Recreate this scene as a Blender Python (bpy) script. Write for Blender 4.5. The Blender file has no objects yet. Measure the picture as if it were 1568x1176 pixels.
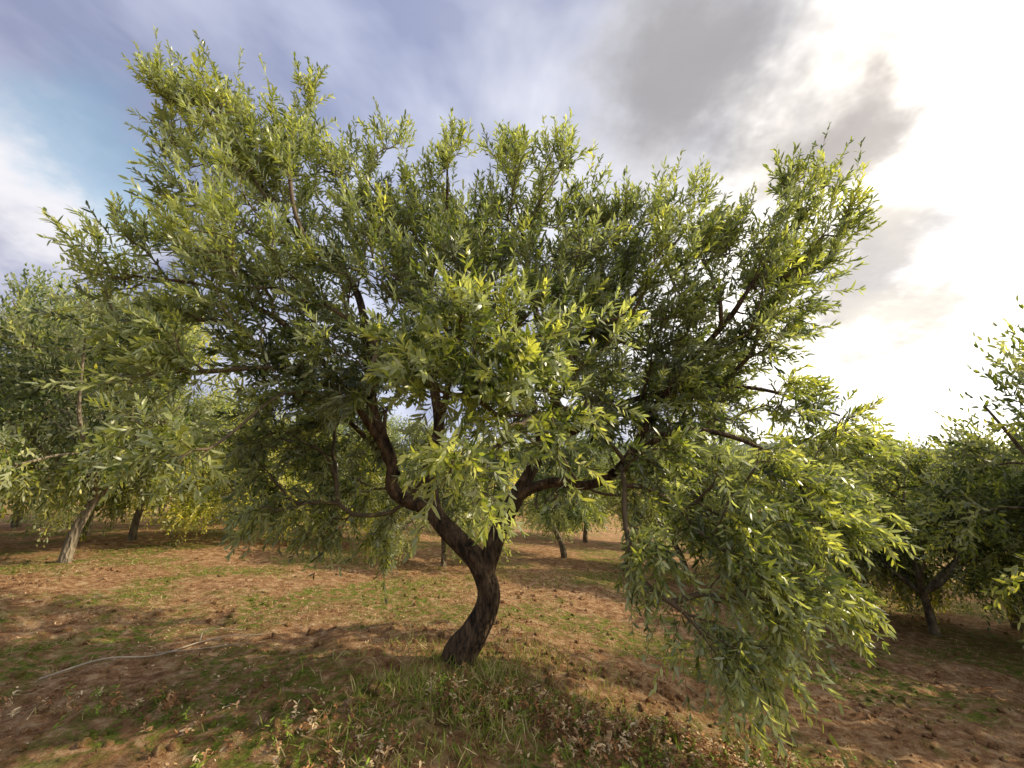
import bpy, math, random
import numpy as np
from mathutils import Vector
rng = np.random.default_rng(7)
random.seed(7)
scene = bpy.context.scene
scene.view_settings.view_transform = 'Standard'
scene.view_settings.look = 'None'
scene.view_settings.exposure = 0

# ------------------------------------------------------------ helpers
def nrm(v):
    return v / np.maximum(np.linalg.norm(v, axis=-1, keepdims=True), 1e-9)

_tab = rng.random((256, 256))
def vnoise(x, y, s=0):
    x = np.asarray(x, float) + s * 17.3; y = np.asarray(y, float) + s * 9.1
    xi = np.floor(x).astype(int); yi = np.floor(y).astype(int)
    fx = x - xi; fy = y - yi
    fx = fx * fx * (3 - 2 * fx); fy = fy * fy * (3 - 2 * fy)
    a = _tab[xi % 256, yi % 256]; b = _tab[(xi + 1) % 256, yi % 256]
    c = _tab[xi % 256, (yi + 1) % 256]; d = _tab[(xi + 1) % 256, (yi + 1) % 256]
    return (a * (1 - fx) + b * fx) * (1 - fy) + (c * (1 - fx) + d * fx) * fy
def fbm(x, y, s=0, o=4):
    t = 0; a = .5
    for i in range(o):
        t = t + a * vnoise(x * 2 ** i, y * 2 ** i, s + i); a *= .5
    return t

def height(x, y):
    x = np.asarray(x, float); y = np.asarray(y, float)
    xs = np.where(x < -8, -8 + (x + 8) * .1, x)
    xs = np.where(x > 16, 16 + (x - 16) * .15, xs)
    ys = np.clip(y, -6, None); ys = np.where(ys > 30, 30 + (ys - 30) * .1, ys)
    z = -.55 - .08 * xs - .03 * (ys - 8)
    z = z + .42 * np.exp(-((x + .35) / 1.9) ** 2 - ((y - 4.0) / 2.3) ** 2)
    d = np.sqrt(x * x + (y - 3) ** 2)
    near = 1 / (1 + (d / 14) ** 2)
    z = z + .22 * (fbm(x / 3.2, y / 3.2, 3, 3) - .44)
    z = z + .15 * (fbm(x / .5, y / .7, 5, 3) - .44) * near
    z = z + .11 * (fbm(x / .14, y / .14, 8, 2) - .37) * near
    return z

def new_mesh(name, verts, faces_flat, loop_starts, col=None, smooth=False):
    me = bpy.data.meshes.new(name)
    me.vertices.add(len(verts)); me.vertices.foreach_set("co", np.ascontiguousarray(verts, dtype=np.float32).ravel())
    me.loops.add(len(faces_flat)); me.loops.foreach_set("vertex_index", np.asarray(faces_flat, dtype=np.int32))
    me.polygons.add(len(loop_starts)); me.polygons.foreach_set("loop_start", np.asarray(loop_starts, dtype=np.int32))
    me.update(calc_edges=True)
    if smooth:
        me.polygons.foreach_set("use_smooth", np.ones(len(loop_starts), dtype=bool))
    if col is not None:
        ca = me.color_attributes.new(name="Col", type='FLOAT_COLOR', domain='POINT')
        c4 = np.ones((len(verts), 4), dtype=np.float32); c4[:, :3] = col
        ca.data.foreach_set("color", c4.ravel())
    return me

def add_obj(name, me, mat=None, parent=None):
    ob = bpy.data.objects.new(name, me)
    scene.collection.objects.link(ob)
    if mat and me and not me.materials: me.materials.append(mat)
    if parent: ob.parent = parent
    return ob

def leaf_mesh(name, base, d, n, L, W, col, droop=.12):
    N = len(base)
    d = nrm(d); n = nrm(n - d * (n * d).sum(1, keepdims=True)); s = np.cross(d, n)
    L = L[:, None]; W = W[:, None]
    if np.ndim(droop) == 0: droop = np.full((N, 1), droop)
    V = np.empty((N, 6, 3))
    V[:, 0] = base
    V[:, 1] = base + d * L * .33 + s * W * .48 + n * L * .02
    V[:, 2] = base + d * L * .33 - s * W * .48 + n * L * .02
    V[:, 3] = base + d * L * .70 + s * W * .40 - n * L * droop * .4
    V[:, 4] = base + d * L * .70 - s * W * .40 - n * L * droop * .4
    V[:, 5] = base + d * L * .99 - n * L * droop
    idx = np.array([0, 1, 2, 2, 1, 3, 4, 4, 3, 5])
    F = (np.arange(N)[:, None] * 6 + idx[None]).ravel()
    ls = (np.arange(N)[:, None] * 10 + np.array([0, 3, 7])[None]).ravel()
    return new_mesh(name, V.reshape(-1, 3), F, ls, np.repeat(col, 6, axis=0))

def frustums(p0, p1, r0, r1, k=5):
    N = len(p0)
    d = nrm(p1 - p0)
    ref = np.where(np.abs(d[:, 2:3]) > .9, np.array([[1., 0, 0]]), np.array([[0., 0, 1]]))
    u = nrm(np.cross(d, ref)); v = np.cross(d, u)
    a = np.arange(k) * 2 * np.pi / k
    ring = u[:, None] * np.cos(a)[None, :, None] + v[:, None] * np.sin(a)[None, :, None]
    V = np.concatenate([p0[:, None] + ring * r0[:, None, None], p1[:, None] + ring * r1[:, None, None]], axis=1)
    q = []
    for i in range(k):
        j = (i + 1) % k; q += [i, j, k + j, k + i]
    F = (np.arange(N)[:, None] * 2 * k + np.array(q)[None]).ravel()
    return V.reshape(-1, 3), F

def catmull(pts, step=.05):
    P = np.array(pts, float)
    P = np.vstack([2 * P[0] - P[1], P, 2 * P[-1] - P[-2]])
    out = []
    for i in range(1, len(P) - 2):
        n = max(2, int(np.linalg.norm(P[i + 1, :3] - P[i, :3]) / step))
        for t in np.linspace(0, 1, n, endpoint=False):
            a, b, c, d = P[i - 1], P[i], P[i + 1], P[i + 2]
            out.append(.5 * (2 * b + (c - a) * t + (2 * a - 5 * b + 4 * c - d) * t * t + (3 * b - a - 3 * c + d) * t ** 3))
    out.append(P[-2]); return np.array(out)

def tube(C, k=18, gnarl=.12, seed=0, flare=False):
    n = len(C); P = C[:, :3]; R = C[:, 3]
    T = nrm(np.gradient(P, axis=0))
    u = np.zeros((n, 3)); u[0] = nrm(np.cross(T[0], [0.3, 1, 0.1]))
    for i in range(1, n):
        w = u[i - 1] - T[i] * np.dot(u[i - 1], T[i]); u[i] = w / np.linalg.norm(w)
    v = np.cross(T, u)
    a = np.arange(k) * 2 * np.pi / k
    s = np.arange(n)[:, None] * .05
    g = 1 + gnarl * (np.sin(a[None] * 3 + s * 2.3 + seed) * .5 + np.sin(a[None] * 5 - s * 3.1 + seed * 2) * .35) \
        + gnarl * 2.0 * (fbm(a[None] * 1.6 + np.zeros_like(s), s * 4 + seed * 3, 11, 3) - .44) * np.sin(a[None] / 2) ** .5
    if flare:
        fl = np.exp(-s / .14)
        g = g + fl * (.30 + .40 * np.maximum(0, np.sin(a[None] * 4 + 1)))
    rr = R[:, None] * g
    V = P[:, None] + (u[:, None] * np.cos(a)[None, :, None] + v[:, None] * np.sin(a)[None, :, None]) * rr[:, :, None]
    F = []
    for i in range(n - 1):
        for j in range(k):
            j2 = (j + 1) % k
            F += [i * k + j, i * k + j2, (i + 1) * k + j2, (i + 1) * k + j]
    return V.reshape(-1, 3), np.array(F)

def join_quads(parts):
    Vs, Fs, o = [], [], 0
    for V, F in parts:
        Vs.append(V); Fs.append(F + o); o += len(V)
    F = np.concatenate(Fs)
    return np.concatenate(Vs), F, np.arange(0, len(F), 4)

# ------------------------------------------------------------ materials
def mat_new(name):
    m = bpy.data.materials.new(name); m.use_nodes = True
    nt = m.node_tree; nt.nodes.clear()
    return m, nt, nt.nodes, nt.links

def leaf_material(name, silver=.6, transl=.35, rough=.42, spec=.5, sat=(.35, .38, .25), tm=(2.6, 2.55, 1.0)):
    m, nt, N, K = mat_new(name)
    out = N.new('ShaderNodeOutputMaterial')
    at = N.new('ShaderNodeAttribute'); at.attribute_name = 'Col'
    geo = N.new('ShaderNodeNewGeometry')
    mix = N.new('ShaderNodeMix'); mix.data_type = 'RGBA'
    ml = N.new('ShaderNodeMath'); ml.operation = 'MULTIPLY'; ml.inputs[1].default_value = silver
    K.new(geo.outputs['Backfacing'], ml.inputs[0]); K.new(ml.outputs[0], mix.inputs['Factor'])
    K.new(at.outputs['Color'], mix.inputs['A']); mix.inputs['B'].default_value = (*sat, 1)
    p = N.new('ShaderNodeBsdfPrincipled')
    K.new(mix.outputs['Result'], p.inputs['Base Color'])
    p.inputs['Roughness'].default_value = rough
    p.inputs['Specular IOR Level'].default_value = spec
    tr = N.new('ShaderNodeBsdfTranslucent')
    hs = N.new('ShaderNodeMix'); hs.data_type = 'RGBA'; hs.blend_type = 'MULTIPLY'; hs.inputs['Factor'].default_value = 1
    K.new(at.outputs['Color'], hs.inputs['A']); hs.inputs['B'].default_value = (*tm, 1)
    K.new(hs.outputs['Result'], tr.inputs['Color'])
    ms = N.new('ShaderNodeMixShader'); ms.inputs[0].default_value = transl
    K.new(p.outputs[0], ms.inputs[1]); K.new(tr.outputs[0], ms.inputs[2]); K.new(ms.outputs[0], out.inputs['Surface'])
    return m

M_leaf = leaf_material('olive_leaf', silver=.55, transl=.38, rough=.34, spec=.6)
M_leaf_bg = leaf_material('olive_leaf_far', silver=.45, transl=.38, rough=.5, spec=.35)
M_grass = leaf_material('grass_blades', silver=0, transl=.3, rough=.6, spec=.25, tm=(1.6, 1.6, .9))
M_litter = leaf_material('leaf_litter', silver=.3, transl=.12, rough=.7, spec=.2, sat=(.26, .20, .13), tm=(1.5, 1.4, 1))

def bark_material(name, c1, c2, sc=14):
    m, nt, N, K = mat_new(name)
    out = N.new('ShaderNodeOutputMaterial'); p = N.new('ShaderNodeBsdfPrincipled')
    tc = N.new('ShaderNodeTexCoord'); mp = N.new('ShaderNodeMapping'); mp.inputs['Scale'].default_value = (1, 1, .35)
    n1 = N.new('ShaderNodeTexNoise'); n1.inputs['Scale'].default_value = sc; n1.inputs['Detail'].default_value = 5; n1.inputs['Roughness'].default_value = .7
    vo = N.new('ShaderNodeTexVoronoi'); vo.inputs['Scale'].default_value = sc * 2.2
    K.new(tc.outputs['Object'], mp.inputs[0]); K.new(mp.outputs[0], n1.inputs['Vector']); K.new(mp.outputs[0], vo.inputs['Vector'])
    cr = N.new('ShaderNodeValToRGB'); cr.color_ramp.elements[0].position = .38; cr.color_ramp.elements[1].position = .66
    cr.color_ramp.elements[0].color = (*c1, 1); cr.color_ramp.elements[1].color = (*c2, 1)
    K.new(n1.outputs['Fac'], cr.inputs[0]); K.new(cr.outputs[0], p.inputs['Base Color'])
    ad = N.new('ShaderNodeMath'); K.new(n1.outputs['Fac'], ad.inputs[0]); K.new(vo.outputs['Distance'], ad.inputs[1])
    b = N.new('ShaderNodeBump'); b.inputs['Strength'].default_value = 1; b.inputs['Distance'].default_value = .05
    K.new(ad.outputs[0], b.inputs['Height']); K.new(b.outputs[0], p.inputs['Normal'])
    p.inputs['Roughness'].default_value = .85; p.inputs['Specular IOR Level'].default_value = .25
    K.new(p.outputs[0], out.inputs[0]); return m
def plain_material(name, c):
    m, nt, N, K = mat_new(name)
    out = N.new('ShaderNodeOutputMaterial'); p = N.new('ShaderNodeBsdfPrincipled')
    tc = N.new('ShaderNodeTexCoord'); n1 = N.new('ShaderNodeTexNoise'); n1.inputs['Scale'].default_value = 9; n1.inputs['Detail'].default_value = 1
    K.new(tc.outputs['Object'], n1.inputs['Vector'])
    cr = N.new('ShaderNodeValToRGB'); cr.color_ramp.elements[0].color = (*[q * .6 for q in c], 1); cr.color_ramp.elements[1].color = (*[q * 1.4 for q in c], 1)
    K.new(n1.outputs['Fac'], cr.inputs[0]); K.new(cr.outputs[0], p.inputs['Base Color']); p.inputs['Roughness'].default_value = .8
    K.new(p.outputs[0], out.inputs[0]); return m
M_bark = bark_material('olive_bark', (.018, .012, .008), (.17, .11, .065))
M_bark_bg = bark_material('olive_bark_pale', (.10, .08, .055), (.34, .28, .20), 10)
M_twig = plain_material('olive_twig', (.12, .085, .05))

def ground_material():
    m, nt, N, K = mat_new('soil_ground')
    out = N.new('ShaderNodeOutputMaterial'); p = N.new('ShaderNodeBsdfPrincipled')
    tc = N.new('ShaderNodeTexCoord')
    def noise(sc, det=4, ro=.6, off=0):
        mp = N.new('ShaderNodeMapping'); mp.inputs['Location'].default_value = (off, off * 2, 0)
        n = N.new('ShaderNodeTexNoise'); n.inputs['Scale'].default_value = sc; n.inputs['Detail'].default_value = det; n.inputs['Roughness'].default_value = ro
        K.new(tc.outputs['Object'], mp.inputs[0]); K.new(mp.outputs[0], n.inputs['Vector']); return n.outputs['Fac']
    def ramp(inp, stops):
        r = N.new('ShaderNodeValToRGB'); e = r.color_ramp.elements
        while len(e) < len(stops): e.new(.5)
        for i, (ps, c) in enumerate(stops):
            e[i].position = ps; e[i].color = (*c, 1)
        K.new(inp, r.inputs[0]); return r.outputs[0]
    def mix(f, a, b, mode='MIX'):
        x = N.new('ShaderNodeMix'); x.data_type = 'RGBA'; x.blend_type = mode
        if isinstance(f, float): x.inputs['Factor'].default_value = f
        else: K.new(f, x.inputs['Factor'])
        K.new(a, x.inputs['A']); K.new(b, x.inputs['B']); return x.outputs['Result']
    soil = ramp(noise(7, 8, .80), [(.34, (.11, .045, .018)), (.5, (.44, .24, .115)), (.66, (.78, .56, .34))])
    green = ramp(noise(26, 4, .7, 5), [(.35, (.08, .10, .015)), (.6, (.24, .29, .04)), (.75, (.50, .47, .16))])
    gm = ramp(noise(.5, 4, .62, 9), [(.46, (0, 0, 0)), (.55, (1, 1, 1))])
    gd = ramp(noise(9, 4, .7, 2), [(.42, (0, 0, 0)), (.56, (1, 1, 1))])
    gmask = mix(1.0, gm, gd, 'MULTIPLY')
    col = mix(gmask, soil, green)
    K.new(col, p.inputs['Base Color'])
    p.inputs['Roughness'].default_value = .95; p.inputs['Specular IOR Level'].default_value = .15
    b1 = N.new('ShaderNodeBump'); b1.inputs['Strength'].default_value = 1; b1.inputs['Distance'].default_value = .12
    K.new(noise(16, 6, .78, 1), b1.inputs['Height']); K.new(b1.outputs[0], p.inputs['Normal'])
    K.new(p.outputs[0], out.inputs[0]); return m
M_ground = ground_material()

# ------------------------------------------------------------ terrain
def grid_axis(lo, hi, c, n, k):
    a = np.arcsinh((lo - c) / k); b = np.arcsinh((hi - c) / k)
    return c + k * np.sinh(np.linspace(a, b, n))
gx = grid_axis(-600, 600, 0, 660, 2.6); gy = grid_axis(-60, 900, 3.5, 620, 2.4)
X, Y = np.meshgrid(gx, gy)
Z = height(X, Y)
V = np.stack([X, Y, Z], -1).reshape(-1, 3)
nx, ny = len(gx), len(gy)
i, j = np.meshgrid(np.arange(nx - 1), np.arange(ny - 1))
b0 = (j * nx + i).ravel()
F = np.stack([b0, b0 + 1, b0 + nx + 1, b0 + nx], 1).ravel()
add_obj('ground', new_mesh('ground', V, F, np.arange(0, len(F), 4), smooth=True), M_ground)

# ------------------------------------------------------------ tree machinery
def grow(limbs, pts, root, cap=90000):
    P = np.zeros((cap, 3)); par = np.full(cap, -1); limb = np.zeros(cap, bool); n = 0
    for L in limbs:
        for q in range(len(L)):
            P[n] = L[q, :3]; par[n] = n - 1 if q else -1; limb[n] = True; n += 1
    ids = np.zeros(len(pts), int)
    order = np.argsort(np.linalg.norm(pts - root, axis=1))
    for o in order:
        p = pts[o]
        d = ((P[:n] - p) ** 2).sum(1); k = int(np.argmin(d)); L = math.sqrt(d[k])
        prev = k
        if L > .16:
            m = int(L / .10)
            a = P[k].copy()
            side = rng.normal(size=3) * L * .05
            for t in range(1, m):
                f = t / m
                P[n] = a + (p - a) * f + side * math.sin(f * math.pi) + np.array([0, 0, .08 * L * math.sin(f * math.pi)])
                par[n] = prev; prev = n; n += 1
        P[n] = p; par[n] = prev; ids[o] = n; n += 1
    P = P[:n]; par = par[:n]; limb = limb[:n]
    cnt = np.zeros(n); cnt[ids] = 1
    for q in range(n - 1, -1, -1):
        if par[q] >= 0 and not limb[q]: cnt[par[q]] += cnt[q]
    nl = np.where((par >= 0) & ~limb)[0]
    wgt = np.sqrt(np.maximum(cnt, 1))
    for it in range(7):
        acc = np.zeros((n, 3)); ww = np.zeros(n)
        np.add.at(acc, par[nl], P[nl] * wgt[nl, None]); np.add.at(ww, par[nl], wgt[nl])
        has = (ww > 0) & (par >= 0) & ~limb
        tgt = .5 * P[par[has]] + .5 * acc[has] / ww[has, None]
        P[has] = P[has] * .4 + tgt * .6
    return P, par, limb, cnt, ids

def branches(P, par, limb, cnt, r1=.0017, rmax=.022):
    e = np.where((par >= 0) & ~limb)[0]
    r = np.minimum(r1 * np.sqrt(np.maximum(cnt, 1)), rmax)
    rp = np.where(limb[par[e]], r[e] * 1.2, np.minimum(r[par[e]], r[e] * 1.5))
    return frustums(P[par[e]], P[e], rp, r[e], 5)

PAL = np.array([[.020, .034, .011], [.046, .070, .020], [.112, .145, .036], [.24, .27, .068], [.44, .45, .14], [.31, .35, .25]])  # outer growth lighter; interior shade and bright outer highlights also put into colour
def sprigs(base, d, Ls, g, m, leafL, leafW, outer, pal=PAL, tint=1.0, a0=60, a1=22, sil=.40):
    S = len(base); d = nrm(d)
    ref = rng.normal(size=(S, 3)); u = nrm(np.cross(d, ref)); v = np.cross(d, u)
    k = np.arange(m); t = (.06 + .94 * ((k // 2) / (m / 2 - 1)) ** .9)
    t = np.broadcast_to(t, (S, m)) + rng.normal(size=(S, m)) * .015
    Lm = Ls[:, None, None]; tt = t[:, :, None]
    pos = base[:, None] + d[:, None] * Lm * tt + g[:, None] * Lm * .45 * tt ** 2
    tan = nrm(d[:, None] + g[:, None] * .9 * tt)
    ang = (k // 2) * (np.pi / 2) + (k % 2) * np.pi
    ang = np.broadcast_to(ang, (S, m)) + rng.normal(size=(S, m)) * .35 + rng.random((S, 1)) * 6
    sd = u[:, None] * np.cos(ang)[:, :, None] + v[:, None] * np.sin(ang)[:, :, None]
    a = (np.radians(a0) - np.radians(a0 - a1) * t + rng.normal(size=(S, m)) * .22)[:, :, None]
    ld = nrm(tan * np.cos(a) + sd * np.sin(a) + rng.normal(size=(S, m, 3)) * .16)
    n = tan - ld * (tan * ld).sum(-1, keepdims=True)
    n = nrm(n) * .8 + np.array([0, 0, .35]) + rng.normal(size=(S, m, 3)) * .45
    L = leafL * (.68 + .5 * rng.random((S, m))) * (1.05 - .30 * t ** 3)
    W = leafW * (.8 + .4 * rng.random((S, m)))
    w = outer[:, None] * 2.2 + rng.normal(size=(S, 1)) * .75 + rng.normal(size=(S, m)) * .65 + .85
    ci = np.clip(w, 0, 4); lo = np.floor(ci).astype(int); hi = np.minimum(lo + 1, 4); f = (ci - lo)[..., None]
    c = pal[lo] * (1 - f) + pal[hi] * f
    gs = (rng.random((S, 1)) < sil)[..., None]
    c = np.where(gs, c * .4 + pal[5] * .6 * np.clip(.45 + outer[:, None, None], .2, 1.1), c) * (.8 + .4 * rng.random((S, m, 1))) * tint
    ts = np.linspace(0, .97, 4)
    sp = base[:, None] + d[:, None] * Lm * ts[None, :, None] + g[:, None] * Lm * .45 * (ts ** 2)[None, :, None]
    p0 = sp[:, :-1].reshape(-1, 3); p1 = sp[:, 1:].reshape(-1, 3)
    r = np.tile(np.array([.0026, .0019, .0013]), S)
    stem = frustums(p0, p1, r, r * .7, 3)
    fl = lambda q: q.reshape(-1, q.shape[-1])
    return (fl(pos), fl(ld), fl(n), L.ravel(), W.ravel(), fl(c)), stem

# ------------------------------------------------------------ the main olive tree
CL = np.array([
 (-4.05,4.2,6.15,.22),(-3.45,4.2,5.85,.40),(-2.75,4.2,5.35,.44),(-2.47,4.4,6.15,.14),(-3.95,4.2,5.42,.20),(-3.75,4.2,5.80,.32),
 (-3.23,4.0,4.64,.44),(-2.50,4.0,4.32,.58),(-3.0,4.1,5.0,.36),(-2.5,4.4,5.75,.14),
 (-1.52,4.6,5.6,.18),(-.78,4.6,5.6,.13),(-.11,4.6,5.4,.22),(.59,4.4,5.15,.24),(-1.9,4.4,5.0,.36),(-2.5,4.3,4.9,.38),
 (-1.75,4.5,4.78,.54),(-.83,4.6,4.76,.54),(.12,4.4,4.58,.54),(.75,4.4,4.46,.38),(-1.3,4.4,4.3,.5),(-.4,4.4,4.2,.5),
 (-3.72,3.6,3.70,.22),(-3.52,3.5,3.12,.28),(-3.10,3.6,3.40,.44),(-2.40,3.5,3.34,.58),(-2.62,3.5,2.62,.48),(-3.1,3.5,2.8,.32),(-2.9,3.8,3.9,.38),
 (-2.80,3.2,2.25,.22),(-2.58,2.9,1.90,.14),(-2.15,2.8,1.68,.08),(-2.18,3.8,2.59,.56),(-2.45,4.2,1.95,.46),(-2.29,4.4,1.25,.34),
 (-2.10,4.8,2.22,.50),(-1.40,5.0,.95,.17),(-1.82,5.0,1.55,.42),(-2.6,4.5,1.5,.3),(-1.7,4.6,2.0,.45),(-1.5,4.4,2.6,.5),(-1.9,4.6,1.2,.28),(-1.35,4.9,1.4,.30),
 (-2.01,4.6,3.89,.58),(-1.07,4.8,4.16,.56),(0,4.8,4.16,.56),(-1.34,3.6,2.64,.50),(-1.3,3.5,3.3,.5),(-1.9,3.7,3.2,.5),
 (-.44,2.7,2.72,.22),(-.18,2.6,2.40,.27),(-.50,2.6,2.12,.22),(.02,2.7,2.03,.26),(.29,2.9,1.93,.22),(-.32,2.5,1.74,.09),(-.30,2.5,1.55,.05),(-.24,2.5,1.42,.04),(-.12,2.6,1.72,.10),(-.75,2.9,2.4,.26),(.15,2.9,2.45,.26),
 (.33,3.6,2.88,.50),(-.5,3.6,3.4,.5),(-1.54,5.2,3.45,.60),(.5,3.7,3.6,.45),(-.3,4.2,3.0,.5),(.7,4.3,3.3,.5),(-.5,4.2,3.7,.5),
 (1.33,4.4,4.36,.32),(1.89,4.3,4.32,.42),(2.45,4.2,4.0,.50),(3.05,4.1,4.6,.20),(3.45,4.1,4.7,.14),(3.32,4.1,4.08,.35),(2.94,4.1,3.5,.44),(2.8,4.2,4.0,.38),(3.15,4.1,3.65,.28),(1.2,4.3,4.0,.4),
 (1.50,4.2,3.61,.66),(2.17,4.1,3.25,.60),(1.00,4.6,3.09,.60),(2.55,4.0,2.98,.36),(1.59,4.5,2.47,.60),(2.18,4.2,2.27,.50),(1.9,4.3,2.85,.55),(1.4,4.2,3.0,.55),
 (2.98,4.3,2.32,.30),(3.45,4.4,2.12,.24),(3.45,4.4,1.75,.28),(2.55,3.9,1.63,.48),(1.69,3.7,1.53,.48),(1.14,3.7,1.75,.30),(3.1,4.3,1.75,.36),(1.3,4.0,2.1,.45),
 (2.39,3.6,1.15,.38),(1.60,3.4,1.05,.42),(1.05,3.4,.98,.24),(1.93,3.3,.70,.28),(1.37,3.2,.64,.22),(1.45,3.1,.36,.10),(1.75,3.3,.38,.12),(2.3,3.6,.75,.22),(2.0,3.5,1.4,.45),
 (.96,5.6,1.35,.36),(1.7,5.2,1.4,.4),(-1.5,6.0,3.2,.75),(0,6.2,3.6,.75),(1.3,6.0,3.2,.75),(2.3,5.4,2.5,.65),(-2.6,5.6,2.6,.65),(.6,5.4,4.05,.6),(-.8,5.7,4.25,.6),
 (-.6,4.9,2.7,.45),(.2,5.2,2.6,.45),(.5,3.3,2.4,.35),(.75,3.9,2.3,.35),
])
LM = [
 [(-.47,4.3,-.20,.155),(-.44,4.3,.02,.130),(-.35,4.29,.16,.116),(-.235,4.3,.38,.106),(-.22,4.3,.56,.102),(-.32,4.3,.78,.098),(-.47,4.3,.93,.09),(-.61,4.3,1.06,.084),(-.75,4.3,1.22,.077),(-.80,4.33,1.42,.066),(-.84,4.4,1.75,.058),(-.75,4.4,2.10,.052),(-.88,4.45,2.8,.044),(-.98,4.5,3.44,.034),(-.80,4.6,4.6,.022),(-.8,4.6,5.4,.01)],
 [(-.68,4.3,1.16,.062),(-.86,4.27,1.30,.064),(-1.02,4.25,1.36,.060),(-1.15,4.2,1.48,.056),(-1.17,4.2,1.74,.052),(-1.39,4.2,2.25,.046),(-1.50,4.2,3.0,.04),(-1.68,4.2,3.56,.034),(-2.14,4.2,3.92,.028),(-2.75,4.2,4.7,.02),(-3.4,4.2,5.6,.012),(-4.0,4.2,6.1,.006)],
 [(-.27,4.3,.62,.076),(-.21,4.32,.84,.078),(-.12,4.35,1.10,.076),(.02,4.4,1.36,.074),(.17,4.5,1.60,.068),(.30,4.6,1.85,.06),(.48,4.7,2.4,.05),(.40,4.8,3.0,.042),(.25,4.8,3.7,.032),(.1,4.7,4.6,.018),(-.05,4.6,5.3,.008)],
 [(.0,4.4,1.34,.055),(.18,4.38,1.46,.052),(.43,4.4,1.53,.048),(.74,4.3,1.50,.043),(.98,4.2,1.62,.040),(1.22,4.2,1.9,.036),(1.6,4.2,2.5,.03),(2.2,4.1,3.15,.024),(2.75,4.1,3.9,.016),(3.3,4.1,4.5,.008)],
 [(.30,4.6,1.85,.045),(.75,4.6,2.1,.038),(1.2,4.5,2.35,.032),(1.9,4.4,2.5,.025),(2.6,4.3,2.45,.018),(3.4,4.4,2.2,.01)],
 [(-.80,4.38,1.6,.036),(-.65,4.0,2.2,.032),(-.45,3.4,2.7,.025),(-.35,2.9,2.8,.016),(-.2,2.65,2.6,.008)],
 [(-1.17,4.2,1.74,.036),(-1.6,4.0,2.4,.032),(-2.1,3.8,2.95,.025),(-2.7,3.6,3.25,.016),(-3.4,3.55,3.35,.008)],
 [(.98,4.2,1.62,.03),(1.4,3.9,1.95,.028),(1.8,3.7,1.95,.022),(2.3,3.7,1.7,.014),(2.5,3.6,1.2,.006)],
 [(.3,4.6,1.9,.04),(.25,5.1,2.5,.032),(.1,5.7,3.1,.022),(0,6.1,3.6,.012)],
 [(.48,4.7,2.4,.036),(1.0,4.5,3.1,.03),(1.5,4.3,3.7,.02),(1.95,4.3,4.3,.01)],
 [(-1.1,4.2,1.6,.03),(-1.5,4.5,1.95,.026),(-1.9,4.6,2.2,.018),(-2.3,4.5,1.9,.01)],
]
tree = bpy.data.objects.new('olive_tree', None); scene.collection.objects.link(tree)
limbC = [catmull(l) for l in LM]
bases, dirs, outs, Lsp, grav = [], [], [], [], []
cc = np.array([-.2, 4.4, 2.9]); half = np.array([3.6, 2.0, 2.6])
inter = []; SB, SD, SL = [], [], []
for (x, y, z, r) in CL:
    c = np.array([x, y, z])
    ns = int(18 + 300 * r * r + 36 * r)
    if y > 5.5: ns = int(ns * .6)
    if r < .2: ns = int(10 + 70 * r)
    if r < .07: ns = 5
    nt_ = max(4, ns // 6)
    tc_ = nrm(rng.normal(size=(nt_, 3))) * (rng.random((nt_, 1)) ** .45) * r
    q = tc_[rng.integers(0, nt_, ns)] + rng.normal(size=(ns, 3)) * .06
    inter.append(c + nrm(rng.normal(size=(4, 3))) * r * .4)
    p = c + q
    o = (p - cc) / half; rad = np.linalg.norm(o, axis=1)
    oo = nrm(p - cc)
    d = nrm(q) * .65 + oo * .7 + rng.normal(size=(ns, 3)) * .40
    up = np.clip((z - 2.2) / 1.6, -1, 1)
    d[:, 2] += .70 * up + .10
    g = np.zeros((ns, 3)); g[:, 2] = np.where(up > 0, .15 * up - .10, -.15 + .6 * up) + rng.normal(size=ns) * .28
    bases.append(p); dirs.append(d)
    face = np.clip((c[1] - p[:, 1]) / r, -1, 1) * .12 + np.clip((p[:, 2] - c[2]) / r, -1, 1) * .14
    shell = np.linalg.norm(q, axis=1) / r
    outs.append(np.clip(rad * .75 - .44 + shell * .45 + face, -.5, .9)); grav.append(g)  # crown shading put into leaf colour: darker inside, lighter at clump fronts and tops
    Lsp.append((.14 + .13 * rng.random(ns)) * (1.0 + .3 * abs(up)))
    if z > 3.9 and y < 5:
        for q2 in range(3 if r > .25 else 2):
            b = c + np.array([rng.normal() * r * .5, rng.normal() * r * .4, r * .6])
            SB.append(b); dd = (b - cc) * .12 + np.array([0, 0, 1.]) + rng.normal(size=3) * .2
            SD.append(dd); SL.append(.35 + .28 * rng.random())
bases = np.concatenate(bases); dirs = np.concatenate(dirs); outs = np.concatenate(outs); Lsp = np.concatenate(Lsp); grav = np.concatenate(grav)
ip = np.concatenate(inter); SB = np.array(SB); SD = np.array(SD); SL = np.array(SL)
root = np.array([-.3, 4.35, 1.2])
P, par, limb, cnt, ids = grow(limbC, np.concatenate([ip, bases, SB]), root)
nb_ = len(bases)
SB = P[ids[len(ip) + nb_:]]
bases = P[ids[len(ip):len(ip) + nb_]]
parts = [tube(C, 20 if q < 4 else 12, .24 if q < 4 else .08, q, flare=(q == 0)) for q, C in enumerate(limbC)]
V, F, ls = join_quads(parts)
add_obj('trunk_and_limbs', new_mesh('trunk_and_limbs', V, F, ls, smooth=True), M_bark, tree)
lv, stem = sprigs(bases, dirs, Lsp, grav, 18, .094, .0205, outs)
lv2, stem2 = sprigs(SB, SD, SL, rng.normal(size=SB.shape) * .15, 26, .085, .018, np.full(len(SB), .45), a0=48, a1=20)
V, F, ls = join_quads([branches(P, par, limb, cnt), stem, stem2])
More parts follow.
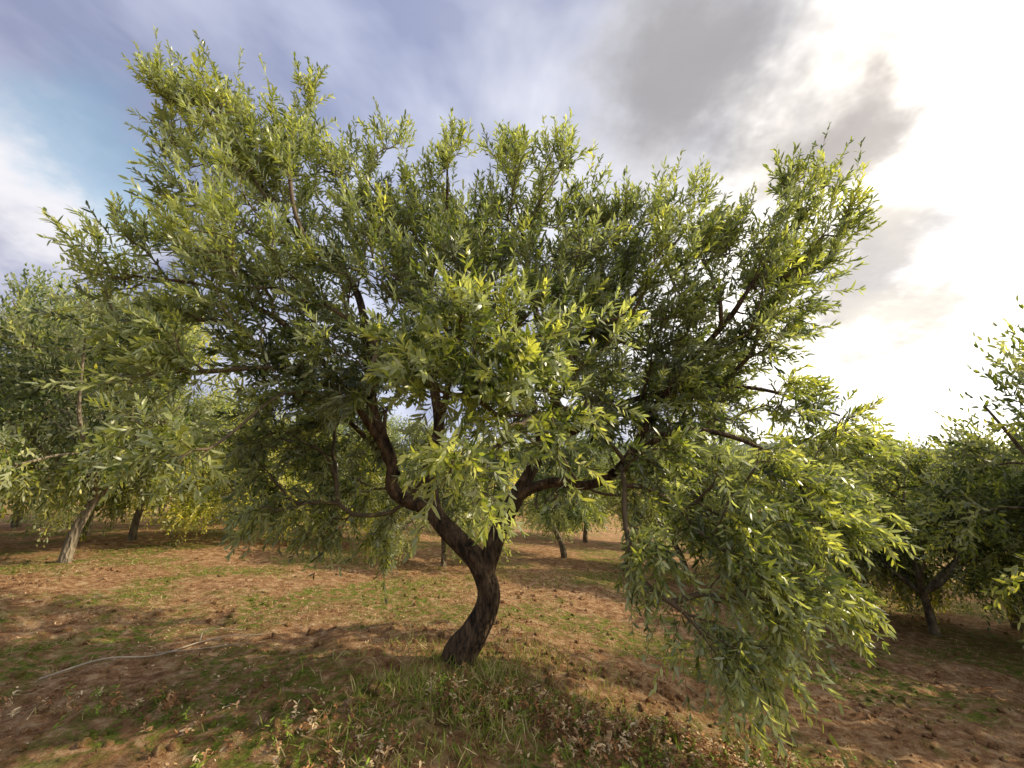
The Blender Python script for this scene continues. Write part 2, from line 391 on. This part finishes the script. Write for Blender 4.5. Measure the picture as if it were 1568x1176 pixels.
add_obj('branches', new_mesh('branches', V, F, ls), M_twig, tree)
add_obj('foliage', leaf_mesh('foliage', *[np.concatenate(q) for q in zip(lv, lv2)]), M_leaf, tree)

# ------------------------------------------------------------ grove trees
def variant(seed, H, Rx, nsp, pal, leafL=.115):
    global rng
    keep = rng; rng = np.random.default_rng(seed)
    fork = H * (.22 + .06 * rng.random())
    lean = rng.normal(size=2) * .15
    f = np.array([lean[0], lean[1], fork])
    limbs = [np.array([(0, 0, -.25, .11), (lean[0] * .3, lean[1] * .2, fork * .4, .08), (f[0], f[1], f[2], .07), (f[0] * 1.2, f[1] * 1.2, fork * 1.5, .05), (f[0] * 2, f[1] * 2, H * .55, .035), (0, 0, H * .85, .012)])]
    na = 5
    for k in range(na):
        a = k * 2 * np.pi / na + rng.normal() * .3
        dx, dy = np.cos(a), np.sin(a); zt = H * (.5 + .35 * rng.random())
        limbs.append(np.array([(f[0], f[1], f[2] - .1, .05), (f[0] + dx * Rx * .2, f[1] + dy * Rx * .2, fork * 1.35, .045), (dx * Rx * .4, dy * Rx * .4, (fork + zt) / 2, .03), (dx * Rx * .7, dy * Rx * .7, zt, .012)]))
    limbC = [catmull(l, .12) for l in limbs]
    nc = 34
    q = nrm(rng.normal(size=(nc, 3))) * (rng.random((nc, 1)) ** .35)
    cen = np.array([0, 0, H * .60]); c = cen + q * np.array([Rx * .85, Rx * .85, H * .34])
    low = rng.random(nc) < .2; c[low, 2] = H * (.24 + .16 * rng.random(low.sum()))
    hr = np.hypot(c[:, 0], c[:, 1]); inner = low & (hr < Rx * .5); c[inner, :2] *= (Rx * .75 / np.maximum(hr[inner], .2))[:, None]
    rr = (.24 + .22 * rng.random(nc)) * Rx / 2
    k = rng.integers(0, nc, nsp)
    p = c[k] + nrm(rng.normal(size=(nsp, 3))) * (rng.random((nsp, 1)) ** .5) * rr[k][:, None]
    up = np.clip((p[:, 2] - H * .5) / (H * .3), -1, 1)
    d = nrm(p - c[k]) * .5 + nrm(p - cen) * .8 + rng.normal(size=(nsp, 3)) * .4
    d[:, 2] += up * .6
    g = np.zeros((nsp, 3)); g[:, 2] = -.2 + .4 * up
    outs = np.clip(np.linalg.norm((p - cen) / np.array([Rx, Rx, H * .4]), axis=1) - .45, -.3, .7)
    P, par, limb, cnt, ids = grow(limbC, np.concatenate([c, p[::3]]), f)
    parts = [tube(C, 10, .12, q2 + seed) for q2, C in enumerate(limbC)] + [branches(P, par, limb, cnt, .003, .025)]
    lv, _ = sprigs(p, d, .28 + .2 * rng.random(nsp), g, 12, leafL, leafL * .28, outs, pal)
    V, F, ls = join_quads(parts)
    wood = new_mesh('wood', V, F, ls, smooth=True); wood.materials.append(M_bark_bg)
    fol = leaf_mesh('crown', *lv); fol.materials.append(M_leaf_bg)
    rng = keep
    return wood, fol, H
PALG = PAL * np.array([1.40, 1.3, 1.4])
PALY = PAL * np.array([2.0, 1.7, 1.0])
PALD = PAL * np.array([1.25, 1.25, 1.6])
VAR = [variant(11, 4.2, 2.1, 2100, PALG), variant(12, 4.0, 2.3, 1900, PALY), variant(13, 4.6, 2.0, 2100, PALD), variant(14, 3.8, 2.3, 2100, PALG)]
def place(x, y, v, s, rot, sz=None):
    e = bpy.data.objects.new('olive_tree', None); scene.collection.objects.link(e)
    e.location = (x, y, float(height(x, y)) + .02); e.rotation_euler = (0, 0, rot); e.scale = (s, s, sz or s)
    w, f, H = VAR[v]
    add_obj('trunk', w, None, e); add_obj('crown', f, None, e)
SPOTS = [(-7.9,8.0,0,1.0,0.3,1.2),(-11.4,9.4,2,1.25,1.2,1.35),(-12.0,12.6,1,1.45,2.0,1.9),(-7.0,11.6,1,.85,.8,.85),(-9.3,11.0,3,.95,1.7,1.05),(-10.6,15.5,1,1.1,2.7,1.1),(-1.6,10.6,3,.72,4.0,.72),(-3.6,14.0,0,.95,5,.9),(-6,17,2,1.0,1,1.0),(-4.9,12.6,1,.8,2.3,.8),
 (1.6,13.5,2,1.0,.4,.9),(4.6,12.0,0,1.0,2.2,.9),(7.6,12.6,3,1.05,3.3,.95),(7.5,8.3,0,.85,2.9,.80),(8.7,6.1,3,1.15,1.5,1.28),(10.2,9.4,1,1.05,1.5,.95),(12.8,8.2,3,1.2,5.2,1.2),(11,13.6,0,1.1,4.4,1.0),(6.1,9.6,3,.9,.9,.85),(9.1,8.0,3,.9,2.4,.85),
 (-15.5,14,3,1.3,1,1.5),(-15,19,0,1.3,2,1.4),(-9.5,21,2,1.1,3,1.1),(-1.5,19,1,1.1,.2,1.0),(3,18.5,3,1.1,1.1,1.1),(8,18.5,2,1.2,2.1,1.1),(14,18,1,1.2,3.1,1.1),(18,13,2,1.3,4.1,1.2),
 (7.2,1.8,0,1.1,2.2,1.1)]
for s in SPOTS: place(*s)

# distant grove: one mesh
N = 120
tx = rng.uniform(-75, 85, N); ty = rng.uniform(24, 75, N)
th = rng.uniform(3.4, 5.2, N); tr = rng.uniform(1.8, 2.9, N)
B, D, Nn, Lc, Wc, Cc = [], [], [], [], [], []
for q in range(N):
    n = 1000
    z0 = float(height(tx[q], ty[q]))
    nb = 14
    bc = nrm(rng.normal(size=(nb, 3))) * (rng.random((nb, 1)) ** .4) * np.array([tr[q] * .8, tr[q] * .8, th[q] * .33])
    k = rng.integers(0, nb, n)
    p = bc[k] + nrm(rng.normal(size=(n, 3))) * rng.random((n, 1)) ** .4 * tr[q] * .36
    B.append(p + np.array([tx[q], ty[q], z0 + th[q] * .56])); D.append(nrm(p) + rng.normal(size=(n, 3)) * .5)
    Nn.append(rng.normal(size=(n, 3)) + np.array([0, 0, 1.2])); Lc.append(.24 + .14 * rng.random(n)); Wc.append(.08 + .04 * rng.random(n))
    base = [PALG, PALY, PALD][rng.integers(0, 3)][rng.integers(1, 4)]
    Cc.append(base * (.7 + .6 * rng.random((n, 1))))
add_obj('distant_olive_grove', leaf_mesh('distant_olive_grove', *[np.concatenate(a) for a in (B, D, Nn, Lc, Wc, Cc)]), M_leaf_bg)

# hills
def hill_material():
    m, nt, N_, K = mat_new('wooded_hill')
    out = N_.new('ShaderNodeOutputMaterial'); p = N_.new('ShaderNodeBsdfPrincipled')
    tc = N_.new('ShaderNodeTexCoord'); n = N_.new('ShaderNodeTexNoise'); n.inputs['Scale'].default_value = .12; n.inputs['Detail'].default_value = 6
    K.new(tc.outputs['Object'], n.inputs['Vector'])
    cr = N_.new('ShaderNodeValToRGB'); cr.color_ramp.elements[0].position = .35; cr.color_ramp.elements[1].position = .65
    cr.color_ramp.elements[0].color = (.03, .045, .03, 1); cr.color_ramp.elements[1].color = (.09, .11, .06, 1)
    K.new(n.outputs['Fac'], cr.inputs[0]); K.new(cr.outputs[0], p.inputs['Base Color']); p.inputs['Roughness'].default_value = 1
    K.new(p.outputs[0], out.inputs[0]); return m
hx = np.linspace(-500, 500, 500); hy = np.linspace(180, 420, 60)
HX, HY = np.meshgrid(hx, hy)
prof = np.sin((HY - 180) / 240 * np.pi) ** .8
HZ = -6 + prof * (15 + 22 * fbm(HX / 120, HY / 160, 21, 3) + 3.0 * vnoise(HX / 5, HY / 5, 4))
Vh = np.stack([HX, HY, HZ], -1).reshape(-1, 3); nx, ny = 500, 60
i, j = np.meshgrid(np.arange(nx - 1), np.arange(ny - 1)); b0 = (j * nx + i).ravel()
F = np.stack([b0, b0 + 1, b0 + nx + 1, b0 + nx], 1).ravel()
add_obj('hill', new_mesh('hill', Vh, F, np.arange(0, len(F), 4), smooth=True), hill_material())

# ------------------------------------------------------------ ground cover
def scatter(n, xr, yr, dens):
    x = rng.uniform(*xr, n); y = rng.uniform(*yr, n)
    k = rng.random(n) < dens(x, y); x, y = x[k], y[k]
    return x, y, height(x, y)
def mound(x, y): return np.exp(-((x + .20) / .85) ** 2 - ((y - 3.6) / .9) ** 2)
GB, GD, GN, GL, GW, GC = [], [], [], [], [], []
def add_grass(x, y, z, L, W, cols, spread=.45):
    n = len(x)
    GB.append(np.stack([x, y, z - .01], 1))
    d = rng.normal(size=(n, 3)) * spread; d[:, 2] = 1; GD.append(d)
    GN.append(rng.normal(size=(n, 3)) * np.array([1, 1, .2])); GL.append(L * (.5 + rng.random(n))); GW.append(W * (.7 + .6 * rng.random(n)))
    GC.append(cols[rng.integers(0, len(cols), n)] * (.7 + .6 * rng.random((n, 1))))
green = np.array([[.13, .21, .025], [.20, .28, .035], [.30, .37, .06], [.34, .33, .10]])
straw = np.array([[.46, .37, .19], [.58, .48, .27], [.34, .25, .13], [.22, .24, .07]])
x, y, z = scatter(100000, (-3, 2.5), (1.4, 6), lambda x, y: mound(x, y) * (.15 + 2.8 * np.clip(fbm(x * 3, y * 3, 31, 3) - .35, 0, 1)))
add_grass(x, y, z, .105, .006, np.vstack([green, straw]), .75)
x, y, z = scatter(300000, (-12, 12), (1.2, 14), lambda x, y: np.clip((fbm(x * .55, y * .8, 33, 4) - .50) * 7, 0, 1) * np.clip(fbm(x * 5, y * 5, 35, 2) * 2.2 - .45, 0, 1) * .85)
add_grass(x, y, z, .045, .007, green, .8)
x, y, z = scatter(60000, (-8, 9), (1.2, 9), lambda x, y: np.clip(fbm(x * 1.5, y * 1.5, 37, 3) - .45, 0, 1) * 1.6)
add_grass(x, y, z, .065, .005, straw, .9)
add_obj('grass', leaf_mesh('grass', *[np.concatenate(a) for a in (GB, GD, GN, GL, GW, GC)], droop=.3), M_grass)
lc = np.array([[.40, .20, .085], [.27, .13, .06], [.54, .35, .19], [.16, .075, .035], [.62, .48, .30]])
x, y, z = scatter(200000, (-9, 9), (1.2, 11), lambda x, y: np.clip(.2 + (fbm(x * 1.2, y * 1.2, 41, 3) - .42) * 2.2, 0, 1) * np.exp(-(y - 1.2) / 5) )
n = len(x); d = rng.normal(size=(n, 3)); d[:, 2] *= .35
add_obj('fallen_leaves', leaf_mesh('fallen_leaves', np.stack([x, y, z + .008], 1), d, rng.normal(size=(n, 3)) * .5 + [0, 0, 1], .018 + .026 * rng.random(n), .006 + .010 * rng.random(n), lc[rng.integers(0, 5, n)] * (.6 + .6 * rng.random((n, 1))), droop=-.2), M_litter)
x, y, z = scatter(22000, (-4, 5), (1.2, 3.8), lambda x, y: np.clip((fbm(x * 1.1, y * 1.3, 61, 3) - .36) * 5, 0, 1) * np.exp(-((x - .3) / 2.6) ** 2) * .6)
S = len(x); m = 14
hgt = .04 + .09 * rng.random(S)
lean = rng.normal(size=(S, 3)) * .35; lean[:, 2] = 1
t = rng.random((S, m)); az = rng.random((S, m)) * 6.283
bp = np.stack([x, y, z], 1)[:, None] + lean[:, None] * (hgt[:, None] * t)[:, :, None]
dd = np.stack([np.cos(az), np.sin(az), rng.normal(size=(S, m)) * .5 + .3], -1)
wc = lc[rng.integers(0, 5, S)][:, None] * (.7 + .6 * rng.random((S, m, 1)))
gsel = rng.random(S) < .2
wc[gsel] = green[1] * (.7 + .6 * rng.random((gsel.sum(), m, 1)))
add_obj('dry_weeds', leaf_mesh('dry_weeds', bp.reshape(-1, 3), dd.reshape(-1, 3), (rng.normal(size=(S, m, 3)) * .6 + [0, 0, 1]).reshape(-1, 3), .02 + .025 * rng.random(S * m), .007 + .009 * rng.random(S * m), wc.reshape(-1, 3), droop=.3), M_litter)
# clods
import bmesh
bm = bmesh.new(); bmesh.ops.create_icosphere(bm, subdivisions=2, radius=1)
bv = np.array([v.co[:] for v in bm.verts]); bf = np.array([[v.index for v in f.verts] for f in bm.faces]); bm.free()
x, y, z = scatter(26000, (-10, 10), (1.3, 12), lambda x, y: np.clip(fbm(x * .9, y * .9, 51, 3) * 1.4 - .2, 0, 1) * np.exp(-(y - 1.2) / 7))
n = len(x); sz = .008 + .028 * rng.random(n) ** 3
sc = sz[:, None] * (.7 + .7 * rng.random((n, 3))); nv = len(bv)
jit = 1 + .22 * rng.normal(size=(n, nv, 1)).clip(-1.5, 1.5)
Vc = bv[None] * jit * sc[:, None]; Vc += np.stack([x, y, z + sz * .2], 1)[:, None]
F = (np.arange(n)[:, None, None] * nv + bf[None]).ravel()
add_obj('soil_clods', new_mesh('soil_clods', Vc.reshape(-1, 3), F, np.arange(0, len(F), 3)), M_ground)
# fallen dry branch on the left
fb = [(-4.0,4.05),(-3.75,4.35),(-3.5,4.65),(-3.35,5.05),(-3.1,5.15),(-2.8,5.3)]
def lay(pts, r0, r1):
    n = len(pts); return catmull([(a, b, float(height(a, b)) + .035 + .03 * math.sin(q * 2), r0 + (r1 - r0) * q / (n - 1)) for q, (a, b) in enumerate(pts)], .06)
parts = [tube(lay(fb, .010, .004), 6, .1), tube(lay([(-3.5,4.65),(-3.25,4.7),(-3.0,4.95),(-2.7,4.9)], .006, .003), 5, .1), tube(lay([(-3.35,5.05),(-3.45,5.3),(-3.2,5.55)], .006, .003), 5, .1)]
V, F, ls = join_quads(parts)
add_obj('fallen_branch', new_mesh('fallen_branch', V, F, ls), plain_material('dry_wood', (.36, .30, .22)))

# ------------------------------------------------------------ light + sky
sd = Vector((.82, .08, .48)).normalized()
sun = bpy.data.lights.new('sun', 'SUN'); sun.energy = 5.0; sun.angle = math.radians(.6); sun.color = (1, .86, .60)
so = bpy.data.objects.new('sun', sun); scene.collection.objects.link(so); so.rotation_euler = sd.to_track_quat('Z', 'Y').to_euler()
w = bpy.data.worlds.new('World'); scene.world = w; w.use_nodes = True
nt = w.node_tree; N_ = nt.nodes; K = nt.links; N_.clear()
out = N_.new('ShaderNodeOutputWorld'); bg = N_.new('ShaderNodeBackground'); bg.inputs['Strength'].default_value = .1
sky = N_.new('ShaderNodeTexSky'); sky.sky_type = 'NISHITA'; sky.sun_disc = False
sky.sun_elevation = math.asin(sd.z); sky.sun_rotation = math.atan2(sd.x, sd.y)
tc = N_.new('ShaderNodeTexCoord')
def vm(op, a, b=None):
    n = N_.new('ShaderNodeVectorMath'); n.operation = op
    for k, s in enumerate((a, b)):
        if s is None: continue
        if isinstance(s, tuple): n.inputs[k].default_value = s
        else: K.new(s, n.inputs[k])
    return n
def mt(op, a, b=None, cl=False):
    n = N_.new('ShaderNodeMath'); n.operation = op; n.use_clamp = cl
    for k, s in enumerate((a, b)):
        if s is None: continue
        if isinstance(s, (int, float)): n.inputs[k].default_value = s
        else: K.new(s, n.inputs[k])
    return n.outputs[0]
gen = vm('NORMALIZE', tc.outputs['Generated']).outputs[0]
sep = N_.new('ShaderNodeSeparateXYZ'); K.new(gen, sep.inputs[0])
zz = mt('ADD', mt('MAXIMUM', sep.outputs[2], 0.0), .35)
comb = N_.new('ShaderNodeCombineXYZ'); K.new(mt('DIVIDE', sep.outputs[0], zz), comb.inputs[0]); K.new(mt('DIVIDE', sep.outputs[1], zz), comb.inputs[1])
def noise(scale, det, ro, vec, loc=(0, 0, 0), dist=0):
    mp = N_.new('ShaderNodeMapping'); mp.inputs['Location'].default_value = loc; K.new(vec, mp.inputs[0])
    n = N_.new('ShaderNodeTexNoise'); n.inputs['Scale'].default_value = scale; n.inputs['Detail'].default_value = det; n.inputs['Roughness'].default_value = ro; n.inputs['Distortion'].default_value = dist
    K.new(mp.outputs[0], n.inputs['Vector']); return n
nw = noise(3.6, 5, .6, comb.outputs[0])
warp = vm('SCALE', vm('SUBTRACT', nw.outputs['Color'], (.5, .5, .5)).outputs[0]); warp.inputs['Scale'].default_value = .42
dw = vm('ADD', gen, warp.outputs[0]).outputs[0]
def blob(c, r0, r1):
    d = vm('DISTANCE', dw, c).outputs['Value']
    m = N_.new('ShaderNodeMapRange'); m.interpolation_type = 'SMOOTHSTEP'
    m.inputs['From Min'].default_value = r0; m.inputs['From Max'].default_value = r1; m.inputs['To Min'].default_value = 1; m.inputs['To Max'].default_value = 0
    K.new(d, m.inputs['Value']); return m.outputs[0]
sw = N_.new('ShaderNodeSeparateXYZ'); K.new(dw, sw.inputs[0])
ramp = N_.new('ShaderNodeValToRGB'); e = ramp.color_ramp.elements
st = [(0.05, (.46, .48, .62)), (.38, (.56, .61, .78)), (.54, (.74, .76, .86)), (.68, (1.02, 1.0, 1.0)), (.80, (2.2, 2.1, 1.95)), (.95, (3.4, 3.2, 2.8))]
while len(e) < len(st): e.new(.5)
for k, (ps, c) in enumerate(st): e[k].position = ps; e[k].color = (*c, 1)
K.new(mt('ADD', mt('MULTIPLY', sw.outputs[0], .5), .5), ramp.inputs[0])
def mixc(f, a, b, mode='MIX'):
    x = N_.new('ShaderNodeMix'); x.data_type = 'RGBA'; x.blend_type = mode
    if isinstance(f, (int, float)): x.inputs['Factor'].default_value = f
    else: K.new(f, x.inputs['Factor'])
    for nm, s in (('A', a), ('B', b)):
        if isinstance(s, tuple): x.inputs[nm].default_value = (*s, 1)
        else: K.new(s, x.inputs[nm])
    return x.outputs['Result']
n2 = noise(2.3, 5, .55, comb.outputs[0], (3, 1, 0), .3)
r2 = N_.new('ShaderNodeValToRGB'); r2.color_ramp.elements[0].position = .36; r2.color_ramp.elements[1].position = .64
r2.color_ramp.elements[0].color = (.62, .65, .76, 1); r2.color_ramp.elements[1].color = (1.35, 1.32, 1.25, 1); K.new(n2.outputs['Fac'], r2.inputs[0])
cloud = mixc(1.0, ramp.outputs[0], r2.outputs[0], 'MULTIPLY')
cloud = mixc(mt('MULTIPLY', blob((.32, .65, .69), .06, .28), .88), cloud, (.38, .37, .38))
cloud = mixc(mt('MULTIPLY', blob((.54, .61, .58), .04, .20), .88), cloud, (.46, .42, .40))
cloud = mixc(mt('MULTIPLY', blob((.64, .70, .31), .05, .22), .82), cloud, (.54, .50, .46))
cloud = mixc(mt('MULTIPLY', blob((-.72, .58, .40), .03, .18), .85), cloud, (1.0, .98, 1.0))
# unseen dark cloud added behind the camera to cut frontal fill, raise contrast
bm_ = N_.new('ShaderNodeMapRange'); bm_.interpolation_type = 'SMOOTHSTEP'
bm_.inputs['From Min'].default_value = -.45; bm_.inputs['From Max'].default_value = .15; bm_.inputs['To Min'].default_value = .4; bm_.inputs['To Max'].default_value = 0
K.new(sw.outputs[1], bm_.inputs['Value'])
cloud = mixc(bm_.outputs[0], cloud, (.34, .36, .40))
cl10 = mixc(1.0, cloud, (10, 10, 10), 'MULTIPLY')
hole = mt('MULTIPLY', blob((-.64, .60, .50), .03, .16), .7)
skyc = mixc(1.0, sky.outputs[0], (2.8, 2.8, 2.3), 'MULTIPLY')
fin = mixc(hole, cl10, skyc)
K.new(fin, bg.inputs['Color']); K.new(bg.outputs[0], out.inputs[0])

# ------------------------------------------------------------ camera
cam = bpy.data.cameras.new('camera'); cam.lens = 15; cam.sensor_width = 36; cam.clip_end = 3000; cam.clip_start = .05
co = bpy.data.objects.new('camera', cam); scene.collection.objects.link(co)
co.location = (0, 0, 1.6); co.rotation_euler = (math.radians(90 + 12), 0, 0)
scene.camera = co
